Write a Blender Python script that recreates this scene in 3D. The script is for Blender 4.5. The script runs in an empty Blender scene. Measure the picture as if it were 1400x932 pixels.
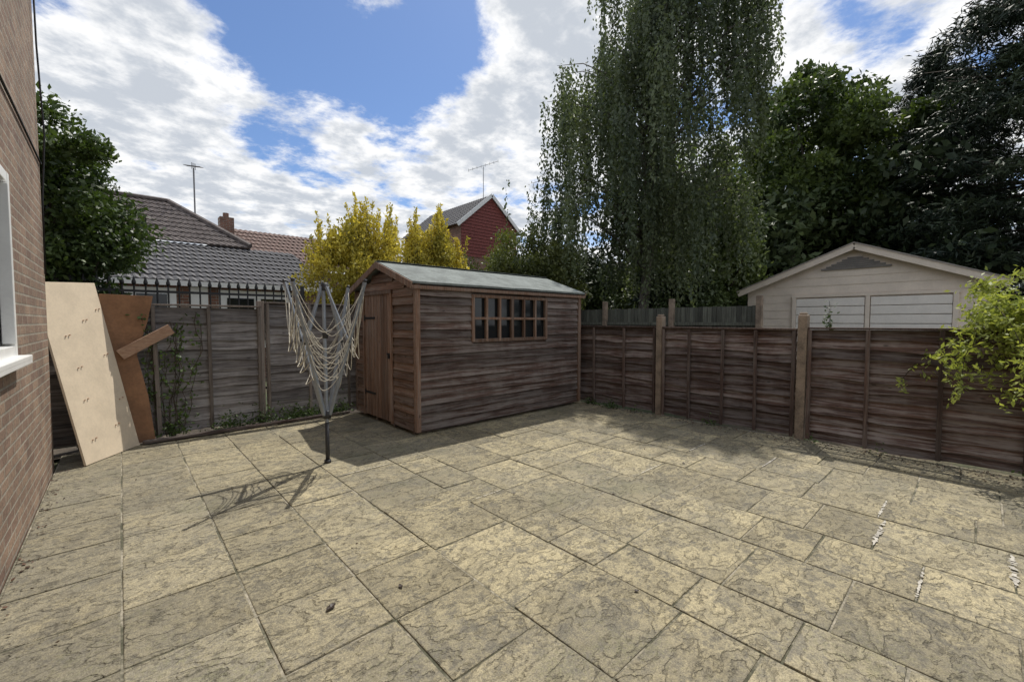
import bpy, math, random
import numpy as np
from mathutils import Vector, Matrix
random.seed(7); RG=np.random.default_rng(7)
sc=bpy.context.scene
V=lambda *a: np.array(a,dtype=float)

# ---------------------------------------------------------------- mesh helper
class MB:
    def __init__(s): s.v=[];s.f=[];s.r=[];s.n=0
    def add(s,vs,fs,rnd=0.5):
        vs=np.asarray(vs,dtype=float).reshape(-1,3)
        s.v.append(vs); s.f+= [tuple(int(i)+s.n for i in f) for f in fs]
        s.r.append(np.full(len(vs),rnd)); s.n+=len(vs)
    def box(s,c,size,R=None,rnd=None):
        x,y,z=[k/2 for k in size]
        p=np.array([(-x,-y,-z),(x,-y,-z),(x,y,-z),(-x,y,-z),(-x,-y,z),(x,-y,z),(x,y,z),(-x,y,z)])
        if R is not None: p=p@np.array(R.to_3x3()).T
        p=p+np.array(c)
        s.add(p,[(0,3,2,1),(4,5,6,7),(0,1,5,4),(1,2,6,5),(2,3,7,6),(3,0,4,7)],random.random() if rnd is None else rnd)
    def bar(s,p0,p1,w,t,up=(0,0,1),rnd=None):
        p0=np.array(p0,float);p1=np.array(p1,float);d=p1-p0;L=np.linalg.norm(d);d/=L
        u=np.array(up,float); sd=np.cross(d,u); sd/=np.linalg.norm(sd); u=np.cross(sd,d)
        a=sd*w/2;b=u*t/2
        vs=[p0-a-b,p0+a-b,p0+a+b,p0-a+b,p1-a-b,p1+a-b,p1+a+b,p1-a+b]
        s.add(vs,[(0,1,2,3),(7,6,5,4),(0,4,5,1),(1,5,6,2),(2,6,7,3),(3,7,4,0)],random.random() if rnd is None else rnd)
    def tube(s,pts,rad,n=6,rnd=0.5,cap=True):
        pts=[np.array(p,float) for p in pts]; m=len(pts)
        if not hasattr(rad,'__len__'): rad=[rad]*m
        vs=[];prev=None
        for i,p in enumerate(pts):
            d=pts[min(i+1,m-1)]-pts[max(i-1,0)]; d=d/(np.linalg.norm(d)+1e-9)
            ref=np.array((0.,0.,1.)) if abs(d[2])<.9 else np.array((1.,0.,0.))
            if prev is not None: ref=prev
            a=ref-d*np.dot(ref,d); a/= (np.linalg.norm(a)+1e-9); b=np.cross(d,a); prev=a
            for k in range(n):
                t=2*math.pi*k/n; vs.append(p+rad[i]*(math.cos(t)*a+math.sin(t)*b))
        fs=[(i*n+k,i*n+(k+1)%n,(i+1)*n+(k+1)%n,(i+1)*n+k) for i in range(m-1) for k in range(n)]
        if cap: fs+=[tuple(range(n-1,-1,-1)),tuple(range((m-1)*n,m*n))]
        s.add(vs,fs,rnd)
    def obj(s,name,mat,parent=None,smooth=False,bevel=0):
        vs=np.concatenate(s.v); me=bpy.data.meshes.new(name)
        me.from_pydata(vs.tolist(),[],s.f); me.update()
        at=me.attributes.new('rnd','FLOAT','POINT'); at.data.foreach_set('value',np.concatenate(s.r).astype(np.float32))
        return finish(name,me,mat,parent,smooth,bevel)
def finish(name,me,mat,parent=None,smooth=False,bevel=0):
    if mat: me.materials.append(mat)
    if smooth: me.polygons.foreach_set('use_smooth',[True]*len(me.polygons))
    o=bpy.data.objects.new(name,me); sc.collection.objects.link(o)
    if parent: o.parent=parent; o.matrix_parent_inverse=Matrix.Translation(-parent.location)
    if bevel:
        m=o.modifiers.new('bevel','BEVEL'); m.width=bevel; m.segments=2; m.limit_method='ANGLE'
    return o
def empty(name,loc=(0,0,0)):
    o=bpy.data.objects.new(name,None); o.location=loc; o.empty_display_size=.2; sc.collection.objects.link(o); return o

# ---------------------------------------------------------------- leaves
def leafmesh(name,P,size,mat,parent,rnd,aspect=.5,up=None,flat=0.0,drop=0.0):
    n=len(P); P=np.asarray(P)
    d=RG.normal(size=(n,3)); d[:,2]=d[:,2]*(1-flat)-drop
    if up is not None: d=d*.45+np.asarray(up)
    d/=np.linalg.norm(d,axis=1)[:,None]
    q=RG.normal(size=(n,3)); q=np.cross(d,q); q/=np.linalg.norm(q,axis=1)[:,None]
    nn=np.cross(d,q)
    s=(size*RG.uniform(.6,1.3,n))[:,None]
    a=P; b=P+d*s*.5+q*s*aspect*.5+nn*s*.08; c=P+d*s; e=P+d*s*.45-q*s*aspect*.5+nn*s*.08
    vs=np.stack([a,b,c,e],1).reshape(-1,3)
    me=bpy.data.meshes.new(name)
    me.vertices.add(4*n); me.vertices.foreach_set('co',vs.astype(np.float32).ravel())
    me.loops.add(4*n); me.loops.foreach_set('vertex_index',np.arange(4*n,dtype=np.int32))
    me.polygons.add(n); me.polygons.foreach_set('loop_start',np.arange(0,4*n,4,dtype=np.int32))
    me.update(calc_edges=True)
    r=np.repeat(np.clip(np.asarray(rnd)+RG.normal(0,.12,n),0,1),4)
    at=me.attributes.new('rnd','FLOAT','POINT'); at.data.foreach_set('value',r.astype(np.float32))
    return finish(name,me,mat,parent)
def clump_points(centres,radii,per,squash=.8,shell=.45):
    P=[];R=[]
    for c,r in zip(centres,radii):
        k=max(8,int(per*RG.uniform(.7,1.3)))
        d=RG.normal(size=(k,3)); d/=np.linalg.norm(d,axis=1)[:,None]
        rr=r*(RG.uniform(0,1,k)**shell)*RG.uniform(.75,1.12,k)
        p=d*rr[:,None]; p[:,2]*=squash
        P.append(c+p); R.append(np.full(k,RG.uniform(.1,.9)))
    return np.concatenate(P),np.concatenate(R)
def crown_centres(c,rad,n,inner=.5):
    d=RG.normal(size=(n,3)); d/=np.linalg.norm(d,axis=1)[:,None]
    rr=RG.uniform(inner**3,1,n)**(1/3)*RG.uniform(.85,1.08,n)
    return np.array(c)+d*rr[:,None]*np.array(rad)
def wood_tree(mb,base,top,r,targets,bend=.15):
    base=np.array(base,float);top=np.array(top,float)
    m=7; pts=[base+(top-base)*i/(m-1)+np.append(RG.normal(0,bend*.5,2),0)*(i>0) for i in range(m)]
    mb.tube(pts,[r*(1-.85*i/(m-1)) for i in range(m)],8)
    for t in targets:
        k=RG.uniform(.25,.85); s=base+(top-base)*k*min(1,max(.3,(t[2]-base[2])/(top[2]-base[2])))
        mid=(s+t)/2+RG.normal(0,.12,3)+V(0,0,.15)
        mb.tube([s,(s+mid)/2,mid,(mid+t)/2,t],[r*.32,r*.26,r*.18,r*.12,r*.04],5)
def tree(name,base,ctr,rad,ncl,clr,per,leaf,lm,wm,trunk=.15,squash=.8,aspect=.5,inner=.45,flat=0,up=None,drop=0):
    e=empty(name,base)
    C=crown_centres(ctr,rad,ncl,inner); C[:,2]=np.maximum(C[:,2],base[2]+clr*.5)
    mb=MB(); wood_tree(mb,base,(ctr[0],ctr[1],ctr[2]+rad[2]*.6),trunk,C[:min(28,ncl)])
    mb.obj('trunk_and_limbs',wm,e,True)
    P,R=clump_points(C,RG.uniform(.7,1.25,len(C))*clr,per,squash)
    leafmesh('foliage',P,leaf,lm,e,R,aspect,up,flat,drop)
    return e

# ---------------------------------------------------------------- materials
class NT:
    def __init__(s,name):
        s.m=bpy.data.materials.new(name); s.m.use_nodes=True; s.t=s.m.node_tree; s.t.nodes.clear()
        s.out=s.n('ShaderNodeOutputMaterial')
    def n(s,ty,**k):
        nd=s.t.nodes.new(ty)
        for a,b in k.items(): setattr(nd,a,b)
        return nd
    def l(s,a,b): s.t.links.new(a,b)
    def put(s,sock,v):
        if hasattr(v,'node'): s.l(v,sock)
        else: sock.default_value=v
    def coord(s,kind='Object'): return s.n('ShaderNodeTexCoord').outputs[kind]
    def mapping(s,v,scale=(1,1,1),rot=(0,0,0),loc=(0,0,0)):
        m=s.n('ShaderNodeMapping'); s.l(v,m.inputs['Vector']); m.inputs['Scale'].default_value=scale
        m.inputs['Rotation'].default_value=rot; s.put(m.inputs['Location'],loc); return m.outputs[0]
    def noise(s,v,scale,detail=4,rough=.55,dist=0):
        m=s.n('ShaderNodeTexNoise'); s.l(v,m.inputs['Vector'])
        m.inputs['Scale'].default_value=scale;m.inputs['Detail'].default_value=detail
        m.inputs['Roughness'].default_value=rough;m.inputs['Distortion'].default_value=dist
        return m.outputs['Fac']
    def math(s,op,a,b=0,c=0,clamp=False):
        m=s.n('ShaderNodeMath',operation=op); m.use_clamp=clamp
        s.put(m.inputs[0],a);s.put(m.inputs[1],b);s.put(m.inputs[2],c); return m.outputs[0]
    def rng(s,v,a,b,c=0,d=1,smooth=True):
        m=s.n('ShaderNodeMapRange',interpolation_type='SMOOTHSTEP' if smooth else 'LINEAR')
        s.put(m.inputs[0],v)
        for i,k in enumerate((a,b,c,d)): m.inputs[i+1].default_value=k
        return m.outputs[0]
    def mix(s,f,a,b,mode='MIX'):
        m=s.n('ShaderNodeMix',data_type='RGBA',blend_type=mode)
        s.put(m.inputs[0],f)
        for i,k in ((6,a),(7,b)):
            s.put(m.inputs[i],k if hasattr(k,'node') else (*k,1) if len(k)==3 else k)
        return m.outputs[2]
    def attr(s): 
        a=s.n('ShaderNodeAttribute'); a.attribute_name='rnd'; return a.outputs['Fac']
    def comb(s,x,y,z):
        c=s.n('ShaderNodeCombineXYZ')
        for i,k in enumerate((x,y,z)): s.put(c.inputs[i],k)
        return c.outputs[0]
    def bright(s,c,f):
        v=s.comb(f,f,f); return s.mix(1.0,c,v,'MULTIPLY')
    def bump(s,h,strength=.5,dist=.01,nrm=None):
        b=s.n('ShaderNodeBump'); s.l(h,b.inputs['Height']); b.inputs['Strength'].default_value=strength; b.inputs['Distance'].default_value=dist
        if nrm: s.l(nrm,b.inputs['Normal'])
        return b.outputs[0]
    def principled(s,col,rough=.8,nrm=None,**k):
        p=s.n('ShaderNodeBsdfPrincipled'); s.put(p.inputs['Base Color'],col if hasattr(col,'node') else (*col,1)); s.put(p.inputs['Roughness'],rough)
        if nrm: s.l(nrm,p.inputs['Normal'])
        for a,b in k.items(): p.inputs[a.replace('_',' ')].default_value=b
        s.l(p.outputs[0],s.out.inputs[0]); return p
def simple(name,col,rough=.7,var=.12,scale=6,bump=.1,**k):
    t=NT(name); c=t.coord(); n=t.noise(c,scale,5,.6); n2=t.noise(c,scale*9,3)
    f=t.math('ADD',t.rng(n,.3,.7,1-var,1+var),t.rng(n2,.3,.7,-var*.5,var*.5))
    t.principled(t.bright((*col,1),f),rough,t.bump(n2,bump,.004),**k); return t.m
def woodmat(name,dark,light,grey,axis=0,greyamt=.5,rough=.85,foot=0,spread=(.6,1.4)):
    t=NT(name); c=t.coord(); r=t.attr()
    off=t.comb(t.math('MULTIPLY',r,13),t.math('MULTIPLY',r,7),t.math('MULTIPLY',r,3))
    a=t.n('ShaderNodeVectorMath',operation='ADD'); t.l(c,a.inputs[0]); t.l(off,a.inputs[1]); v=a.outputs[0]
    sc_=[60,60,60]; sc_[axis]=1.8
    g=t.noise(t.mapping(v,tuple(sc_)),1.5,4,.7,.15)
    sc2=[26,26,26]; sc2[axis]=1.3
    g2=t.noise(t.mapping(v,tuple(sc2)),1.2,4,.7,.15)
    col=t.mix(t.rng(g,.34,.66),dark,light)
    big=t.noise(t.mapping(c,(1.6,1.6,1.2)),1.3,4,.7)
    gm=t.math('MULTIPLY',t.rng(t.math('ADD',t.math('MULTIPLY',g2,.8),t.math('MULTIPLY',big,.4)),.52,.72),greyamt,clamp=True)
    col=t.mix(gm,col,grey)
    if foot:
        sp=t.n('ShaderNodeSeparateXYZ'); t.l(c,sp.inputs[0])
        fz=t.math('MULTIPLY',t.math('MULTIPLY',t.rng(sp.outputs[2],.05,.6,1,0),t.rng(g2,.40,.62)),foot)
        col=t.mix(fz,col,grey)
    col=t.bright(col,t.rng(r,0,1,spread[0],spread[1],False))
    vo=t.n('ShaderNodeTexVoronoi'); sk=[7,7,7]; sk[axis]=2.6
    t.l(t.mapping(v,tuple(sk)),vo.inputs['Vector']); vo.inputs['Scale'].default_value=1.2
    col=t.bright(col,t.rng(vo.outputs['Distance'],.04,.10,.35,1))
    t.principled(col,rough,t.bump(g,.7,.006)); return t.m
def leafmat(name,dark,light,trans=.35,tint=None,rough=.5):
    t=NT(name); r=t.attr()
    col=t.mix(r,dark,light)
    p=t.n('ShaderNodeBsdfPrincipled'); t.l(col,p.inputs['Base Color']); p.inputs['Roughness'].default_value=rough
    p.inputs['Specular IOR Level'].default_value=.35
    if trans>0:
        tr=t.n('ShaderNodeBsdfTranslucent'); t.l(t.mix(1,col,(1.5,1.6,.7) if tint is None else tint,'MULTIPLY'),tr.inputs['Color'])
        mx=t.n('ShaderNodeMixShader'); mx.inputs[0].default_value=trans
        t.l(p.outputs[0],mx.inputs[1]); t.l(tr.outputs[0],mx.inputs[2]); t.l(mx.outputs[0],t.out.inputs[0])
    else: t.l(p.outputs[0],t.out.inputs[0])
    return t.m

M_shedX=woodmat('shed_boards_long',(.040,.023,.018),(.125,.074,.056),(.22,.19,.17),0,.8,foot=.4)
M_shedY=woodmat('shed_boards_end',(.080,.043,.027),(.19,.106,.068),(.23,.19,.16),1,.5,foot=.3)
M_shedZ=woodmat('shed_trim',(.105,.057,.035),(.225,.13,.083),(.25,.21,.18),2,.5)
M_fenceR=woodmat('fence_boards_brown',(.042,.025,.021),(.130,.076,.058),(.27,.235,.215),1,.7,foot=.5)
M_fenceRb=woodmat('fence_battens_brown',(.045,.028,.022),(.12,.073,.056),(.20,.17,.15),2,.5)
M_fenceL=woodmat('fence_boards_grey',(.098,.088,.084),(.21,.192,.185),(.35,.335,.325),0,.75,spread=(.7,1.3))
M_fenceLb=woodmat('fence_battens_grey',(.12,.10,.085),(.23,.19,.16),(.30,.27,.245),2,.6)
M_post=simple('weathered_concrete_post',(.25,.195,.145),.9,.3,7,.4)
M_felt=simple('grey_green_mineral_felt',(.165,.185,.175),.9,.25,5,.4)
M_black=simple('black_iron',(.012,.012,.013),.45,.1)
M_white=simple('white_upvc',(.78,.78,.76),.35,.04)
M_alu=simple('grey_steel_tube',(.30,.33,.37),.42,.1,10,.05,Metallic=.4)
M_dark=simple('dark_plastic',(.03,.03,.033),.5,.2)
M_rope=simple('cream_line',(.52,.48,.39),.7,.15,20)
M_chip=simple('chipboard',(.68,.57,.42),.85,.07,5,.15)
M_hard=simple('hardboard',(.25,.13,.065),.75,.18,4,.1)
M_plank=woodmat('pine_plank',(.34,.20,.13),(.48,.32,.22),(.3,.25,.2),0,.2,spread=(.9,1.1))
M_bark=simple('bark_brown',(.07,.055,.042),.95,.4,8,.8)
M_birchbark=simple('bark_birch',(.11,.10,.085),.9,.7,5,.5)
M_soil=simple('soil',(.07,.055,.04),.95,.45,9,.8)
M_cream=simple('cream_render',(.76,.67,.57),.75,.06,3,.1)
M_creamd=simple('garage_door_paint',(.82,.78,.72),.55,.05,3,.06)
M_tileg=simple('roof_tile_brown',(.13,.108,.10),.8,.35,9,.3)
M_tileg2=simple('roof_tile_dark',(.09,.088,.092),.75,.35,9,.3)
M_tiler=simple('roof_tile_red',(.13,.08,.065),.8,.3,8,.3)
M_redhang=simple('red_tile_hanging',(.19,.05,.042),.8,.25,9,.3)
M_pale=simple('pale_render',(.5,.5,.48),.8,.08)
M_lead=simple('lead_grey',(.2,.2,.21),.7,.2)

def glassmat():
    t=NT('window_glass'); t.principled((.015,.018,.02),.06,None); return t.m
M_glass=glassmat()
def brick(name,c1,c2,mort,plane='YZ'):
    t=NT(name); c=t.coord(); sp=t.n('ShaderNodeSeparateXYZ'); t.l(c,sp.inputs[0])
    u=sp.outputs[1] if plane=='YZ' else sp.outputs[0]
    v=t.comb(u,sp.outputs[2],0)
    b=t.n('ShaderNodeTexBrick'); t.l(v,b.inputs['Vector'])
    b.inputs['Scale'].default_value=1; b.inputs['Brick Width'].default_value=.225; b.inputs['Row Height'].default_value=.075
    b.inputs['Mortar Size'].default_value=.009; b.inputs['Mortar Smooth'].default_value=.25; b.inputs['Bias'].default_value=0
    b.inputs['Color1'].default_value=(*c1,1); b.inputs['Color2'].default_value=(*c2,1); b.inputs['Mortar'].default_value=(*mort,1)
    n=t.noise(c,45,4,.7); n2=t.noise(c,2.5,4)
    col=t.bright(b.outputs['Color'],t.math('MULTIPLY',t.rng(n,.25,.75,.65,1.25),t.rng(n2,.3,.7,.75,1.12)))
    h=t.math('ADD',t.math('MULTIPLY',b.outputs['Fac'],-1),t.math('MULTIPLY',n,.5))
    t.principled(col,.9,t.bump(h,.8,.010)); return t.m
M_brick=brick('brick_wall',(.30,.205,.14),(.20,.125,.09),(.33,.29,.23))
M_brickX=brick('brick_wall_end',(.30,.205,.14),(.20,.125,.09),(.33,.29,.23),'XZ')
M_brickr=brick('brick_bungalow',(.27,.13,.09),(.2,.1,.07),(.3,.27,.23),'XZ')

def pavemat():
    t=NT('riven_paving_slab'); c=t.coord(); r=t.attr()
    off=t.comb(t.math('MULTIPLY',r,37),t.math('MULTIPLY',r,91),t.math('MULTIPLY',r,17))
    a=t.n('ShaderNodeVectorMath',operation='ADD'); t.l(c,a.inputs[0]); t.l(off,a.inputs[1]); v=a.outputs[0]
    n=t.noise(t.mapping(v,(1,1.7,1),rot=(0,0,.6)),3.0,6,.59,.2)
    tt=t.math('MULTIPLY',n,9); fr=t.math('FRACT',tt); fl=t.math('FLOOR',tt)
    h=t.math('DIVIDE',t.math('ADD',fl,t.rng(fr,.2,.5)),9)
    edge=t.rng(t.math('ABSOLUTE',t.math('SUBTRACT',fr,.25)),.0,.24,1,0)
    fine=t.noise(v,52,4,.75); mid=t.noise(v,11,5,.72); sp=t.noise(c,150,2,.7)
    big=t.noise(c,.7,4,.7); big2=t.noise(c,2.3,5,.72)
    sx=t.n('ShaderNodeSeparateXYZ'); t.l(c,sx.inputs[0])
    f=t.math('ADD',t.math('ADD',t.math('MULTIPLY',mid,.55),t.math('MULTIPLY',fine,.4)),t.math('MULTIPLY',n,.25))
    col=t.mix(t.rng(f,.49,.69),(.150,.135,.098),(.44,.375,.225))
    col=t.mix(t.math('MULTIPLY',t.rng(big,.44,.60),.5),col,(.20,.182,.142))
    col=t.mix(t.math('MULTIPLY',t.rng(big2,.50,.66),.4),col,(.43,.36,.20))
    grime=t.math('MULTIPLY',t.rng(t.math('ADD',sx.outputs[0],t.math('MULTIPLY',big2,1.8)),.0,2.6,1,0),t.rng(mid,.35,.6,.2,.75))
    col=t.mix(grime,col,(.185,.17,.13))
    stain=t.math('MULTIPLY',t.rng(t.math('ADD',t.math('MULTIPLY',mid,.55),t.math('MULTIPLY',big2,.55)),.55,.66),.6)
    col=t.mix(stain,col,(.11,.10,.078))
    moss=t.math('MULTIPLY',t.rng(t.math('ADD',t.math('MULTIPLY',fine,.5),t.math('MULTIPLY',big,.6)),.58,.66),.35)
    col=t.mix(moss,col,(.13,.135,.06))
    col=t.bright(col,t.math('SUBTRACT',1,t.math('MULTIPLY',t.math('MULTIPLY',edge,t.rng(mid,.40,.58)),.42)))
    col=t.bright(col,t.rng(sp,.3,.7,.70,1.27))
    col=t.bright(col,t.rng(r,0,1,.82,1.14,False))
    hh=t.math('ADD',t.math('MULTIPLY',h,5),t.math('ADD',t.math('MULTIPLY',fine,.45),t.math('MULTIPLY',mid,.75)))
    t.principled(col,.86,t.bump(hh,1.0,.012)); return t.m
M_pave=pavemat()
def mortmat():
    t=NT('paving_joint'); c=t.coord(); n=t.noise(c,2.2,6,.75); n2=t.noise(c,60,3)
    col=t.mix(t.rng(n,.42,.60),(.08,.078,.048),(.33,.295,.225)); col=t.bright(col,t.rng(n2,.3,.7,.65,1.2))
    t.principled(col,.95,t.bump(n2,.6,.005)); return t.m
M_mort=mortmat()
M_cement=simple('pale_cement',(.44,.41,.35),.9,.3,16,.6)
def groundmat():
    t=NT('rough_grass_ground'); c=t.coord(); n=t.noise(c,.8,6,.65); n2=t.noise(c,25,4)
    col=t.mix(t.rng(n,.4,.6),(.05,.065,.025),(.10,.08,.05)); col=t.bright(col,t.rng(n2,.3,.7,.6,1.3))
    t.principled(col,.95,t.bump(n2,.8,.03)); return t.m
M_ground=groundmat()

L_birch=leafmat('leaf_birch',(.048,.068,.040),(.175,.21,.12),.28)
L_dark=leafmat('leaf_dark',(.022,.038,.016),(.105,.145,.05),0)
L_decid=leafmat('leaf_deciduous',(.032,.055,.02),(.15,.20,.06),.24)
L_conif=leafmat('leaf_conifer',(.013,.026,.017),(.060,.085,.042),0)
L_bush=leafmat('leaf_laurel',(.022,.042,.014),(.10,.15,.045),.22)
L_gold=leafmat('leaf_gold',(.24,.23,.045),(.76,.65,.12),.33,(1.15,1.1,.6))
L_hedge=leafmat('leaf_hedge',(.04,.055,.018),(.17,.19,.06),.25)
L_vine=leafmat('leaf_vine',(.16,.22,.05),(.46,.50,.14),.4,(1.25,1.25,.65))
L_ivy=leafmat('leaf_ivy',(.03,.055,.018),(.11,.17,.05),.2)
L_dead=leafmat('leaf_dead',(.025,.016,.010),(.13,.07,.045),.0)

# ---------------------------------------------------------------- ground + patio
mb=MB(); mb.add([(-120,-120,-.07),(160,-120,-.07),(160,160,-.07),(-120,160,-.07)],[(0,1,2,3)]); mb.obj('ground',M_ground)
patio=empty('patio_paving',(2.8,2,0))
mb=MB(); mb.box((2.83,1.3,-.029),(6.70,10.76,.044)); mb.obj('mortar_bed',M_mort,patio)
mb=MB(); joints=[]
x=-.515; cols=[.475,.49,.495,.49,.60,.37,.60,.49,.60,.49,.60,.37,.60,.49]
for ci,w in enumerate(cols):
    if x>5.85: break
    w=min(w,6.14-x)
    y=-4.0+(0 if ci<4 else random.uniform(0,.4)-.4)
    while y<6.62:
        if ci<3: L=.49
        elif ci==3: L=random.choice([.49,.49,.735])
        else: L=random.choice([.49,.49,.60,.60,.735,.37] if w>.4 else [.37,.49,.6])
        y0=max(y,-4.05); y1=min(y+L,6.66)
        if y1-y0>.12:
            g=random.uniform(.0030,.0062)
            z=random.uniform(-.004,.003); tx=random.uniform(-.006,.006); ty=random.uniform(-.006,.006)
            a,b,c_,d_=x+g,x+w-g,y0+g,y1-g
            R=Matrix.Rotation(tx,4,'X')@Matrix.Rotation(ty,4,'Y')@Matrix.Rotation(random.uniform(-.006,.006),4,'Z')
            mb.box(((a+b)/2,(c_+d_)/2,-.02+z),(b-a,d_-c_,.04),R,random.random())
            joints.append((x,x+w,y0,y1))
        y+=L
    x+=w
mb.obj('slabs',M_pave,patio,bevel=.006)
mb=MB()
def ragged(x0,x1,yc_,hw,z=.0065):
    n=34; top=[];bot=[]
    for i in range(n):
        t=i/(n-1); e=min(1,6*t*(1-t)+.15); xx=x0+(x1-x0)*t
        top.append((xx,yc_+hw*e*random.uniform(.15,1.2),z)); bot.append((xx,yc_-hw*e*random.uniform(.15,1.2),z))
    for i in range(n-1):
        if random.random()<.82: mb.add([bot[i],bot[i+1],top[i+1],top[i]],[(0,1,2,3)])
def nearest(px_,py_):
    return min(joints,key=lambda j:abs(j[3]-py_)+(0 if j[0]<=px_<=j[1] else 9))
for (jx,jy,f0,f1_,hw) in [(3.64,-.07,.1,.9,.020),(3.13,.16,.0,.9,.009),(3.69,.38,.1,.95,.017),(4.17,.7,.0,.9,.011),(4.7,2.4,.1,.9,.009),(4.9,1.6,.1,.9,.009),(2.3,2.9,.1,.9,.006),(1.7,4.2,.1,.9,.006),(3.6,2.2,.1,.9,.007)]:
    j=nearest(jx,jy); w=j[1]-j[0]; ragged(j[0]+w*f0,j[0]+w*f1_,j[3],hw)
mb.obj('cement_repairs',M_cement,patio)
mb=MB(); mb.add([(-3,6.68,-.03),(6.3,6.68,-.03),(6.3,7.2,-.03),(-3,7.2,-.03)],[(0,1,2,3)]); mb.obj('soil_strip',M_soil,patio)

# ---------------------------------------------------------------- lapped boards
def lap(mb,o,d,nrm,a,b,z0,z1,out=.02,wav=0,th=.010,seg=.12,rnd=None,zj=0):
    o=np.array(o,float);d=np.array(d,float);nrm=np.array(nrm,float)
    m=max(2,int((b-a)/seg)+1); xs=np.linspace(a,b,m); up=V(0,0,1)
    ph=random.uniform(0,9); w=np.array([wav*(math.sin(x*3.1+ph)+.6*math.sin(x*7.7+ph*2)+.5*random.uniform(-1,1)) for x in xs])
    bow=np.array([.005*math.sin(x*2.3+ph*3) if wav else 0 for x in xs])
    vs=[]
    for i,x in enumerate(xs):
        p=o+d*x
        tl=zj*(x-a)/(b-a)
        vs+=[p+nrm*(out+bow[i])+up*(z0+w[i]+tl),p+nrm*(.003+bow[i])+up*(z1+tl),p+nrm*(.003-th)+up*(z1+tl),p+nrm*(out-th)+up*(z0+w[i]+tl)]
    fs=[]
    for i in range(m-1):
        q=i*4
        for k in range(4): fs.append((q+k,q+(k+1)%4,q+4+(k+1)%4,q+4+k))
    fs+=[(0,3,2,1),(4*m-4,4*m-3,4*m-2,4*m-1)]
    mb.add(vs,fs,random.random() if rnd is None else rnd)

def fence_panel(par,o,d,nrm,L,H,mb_b,mb_t,z0=.03,bh=.125,nb=3):
    o=np.array(o,float);d=np.array(d,float);nrm=np.array(nrm,float)
    z=z0; zj=random.uniform(-.016,.016)
    while z<H-.06:
        h=bh*random.uniform(.85,1.15)
        lap(mb_b,o,d,nrm,0,L,z,min(z+h+.03,H-.01),random.uniform(.036,.050),.012,zj=zj+random.uniform(-.010,.010))
        z+=h
    for k in range(nb):
        x=L*(k/(nb-1)) ; x=min(max(x,.025),L-.025)
        if 0<k<nb-1: x+=random.uniform(-.03,.03)
        p=o+d*x+nrm*.060
        mb_t.bar(p+V(0,0,z0-.01),p+V(random.uniform(-.008,.008),random.uniform(-.008,.008),H-.018),.04,.022,up=nrm)
    p=o+nrm*.018
    mb_t.bar(p+V(0,0,H),p+d*L+V(0,0,H+zj),.105,.022,up=(0,0,1))

f1=empty('wooden_fence',(6.2,1.5,0)); b1=MB();t1=MB();p1=MB()
posts=[7.11,5.23,3.35,1.47,-.41,-2.29,-4.17]
for i in range(len(posts)-1):
    fence_panel(f1,(6.2+random.uniform(-.01,.01),posts[i+1]+.06,0),(0,1,0),(-1,0,0),1.76,1.36+random.uniform(-.012,.012),b1,t1,bh=.112,nb=4 if i%2 else 5)
for i,y in enumerate(posts):
    R=Matrix.Rotation(random.uniform(-.012,.012),4,'X')@Matrix.Rotation(random.uniform(-.03,-.005),4,'Y')
    p1.box((6.19,y,.73),(.125,.10,1.60),R)
    p1.box((6.19,y,1.545),(.09,.075,.03),R)
b1.obj('boards',M_fenceR,f1); t1.obj('battens_and_caps',M_fenceRb,f1,bevel=.003); p1.obj('posts',M_post,f1,bevel=.012)
f2=empty('wooden_fence',(1.5,6.95,0)); b1=MB();t1=MB();p1=MB()
ps=[-2.2,-.36,1.5-.03,3.33,5.16]
for i,x0 in enumerate([-2.15,-.31,1.53,3.38]):
    fence_panel(f2,(x0,6.95,0),(1,0,0),(0,-1,0),1.78 if i<3 else 2.7,[1.6,1.66,1.72,1.74][i],b1,t1,bh=.135,nb=4)
for x in ps[:4]:
    p1.box((x+.0,6.96,.86),(.085,.10,1.76),Matrix.Rotation(random.uniform(-.01,.01),4,'Y'))
b1.obj('boards',M_fenceL,f2); t1.obj('battens_and_caps',M_fenceLb,f2,bevel=.003); p1.obj('posts',M_fenceLb,f2,bevel=.006)
mb=MB(); mb.bar((.15,6.60,.03),(2.62,6.70,.028),.09,.03,rnd=.1); mb.obj('timber_edging_board',M_shedX,bevel=.004)

f3=empty('neighbour_fence',(9.5,5.6,0)); b1=MB();p1=MB()
y=3.0
while y<9.4:
    w=.10; b1.box((9.5,y,.9),(.02,w-.006,1.74+random.uniform(-.015,.015))); y+=w
for y in [3.0,4.85,6.7,8.55]: p1.box((9.45,y,.98),(.11,.11,1.98))
for z in (.4,1.4): b1.box((9.47,6.2,z),(.03,6.3,.07))
b1.obj('boards',woodmat('fence_green_grey',(.05,.05,.04),(.11,.115,.09),(.15,.16,.13),2,.6),f3); p1.obj('posts',M_post,f3,bevel=.01)

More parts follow.
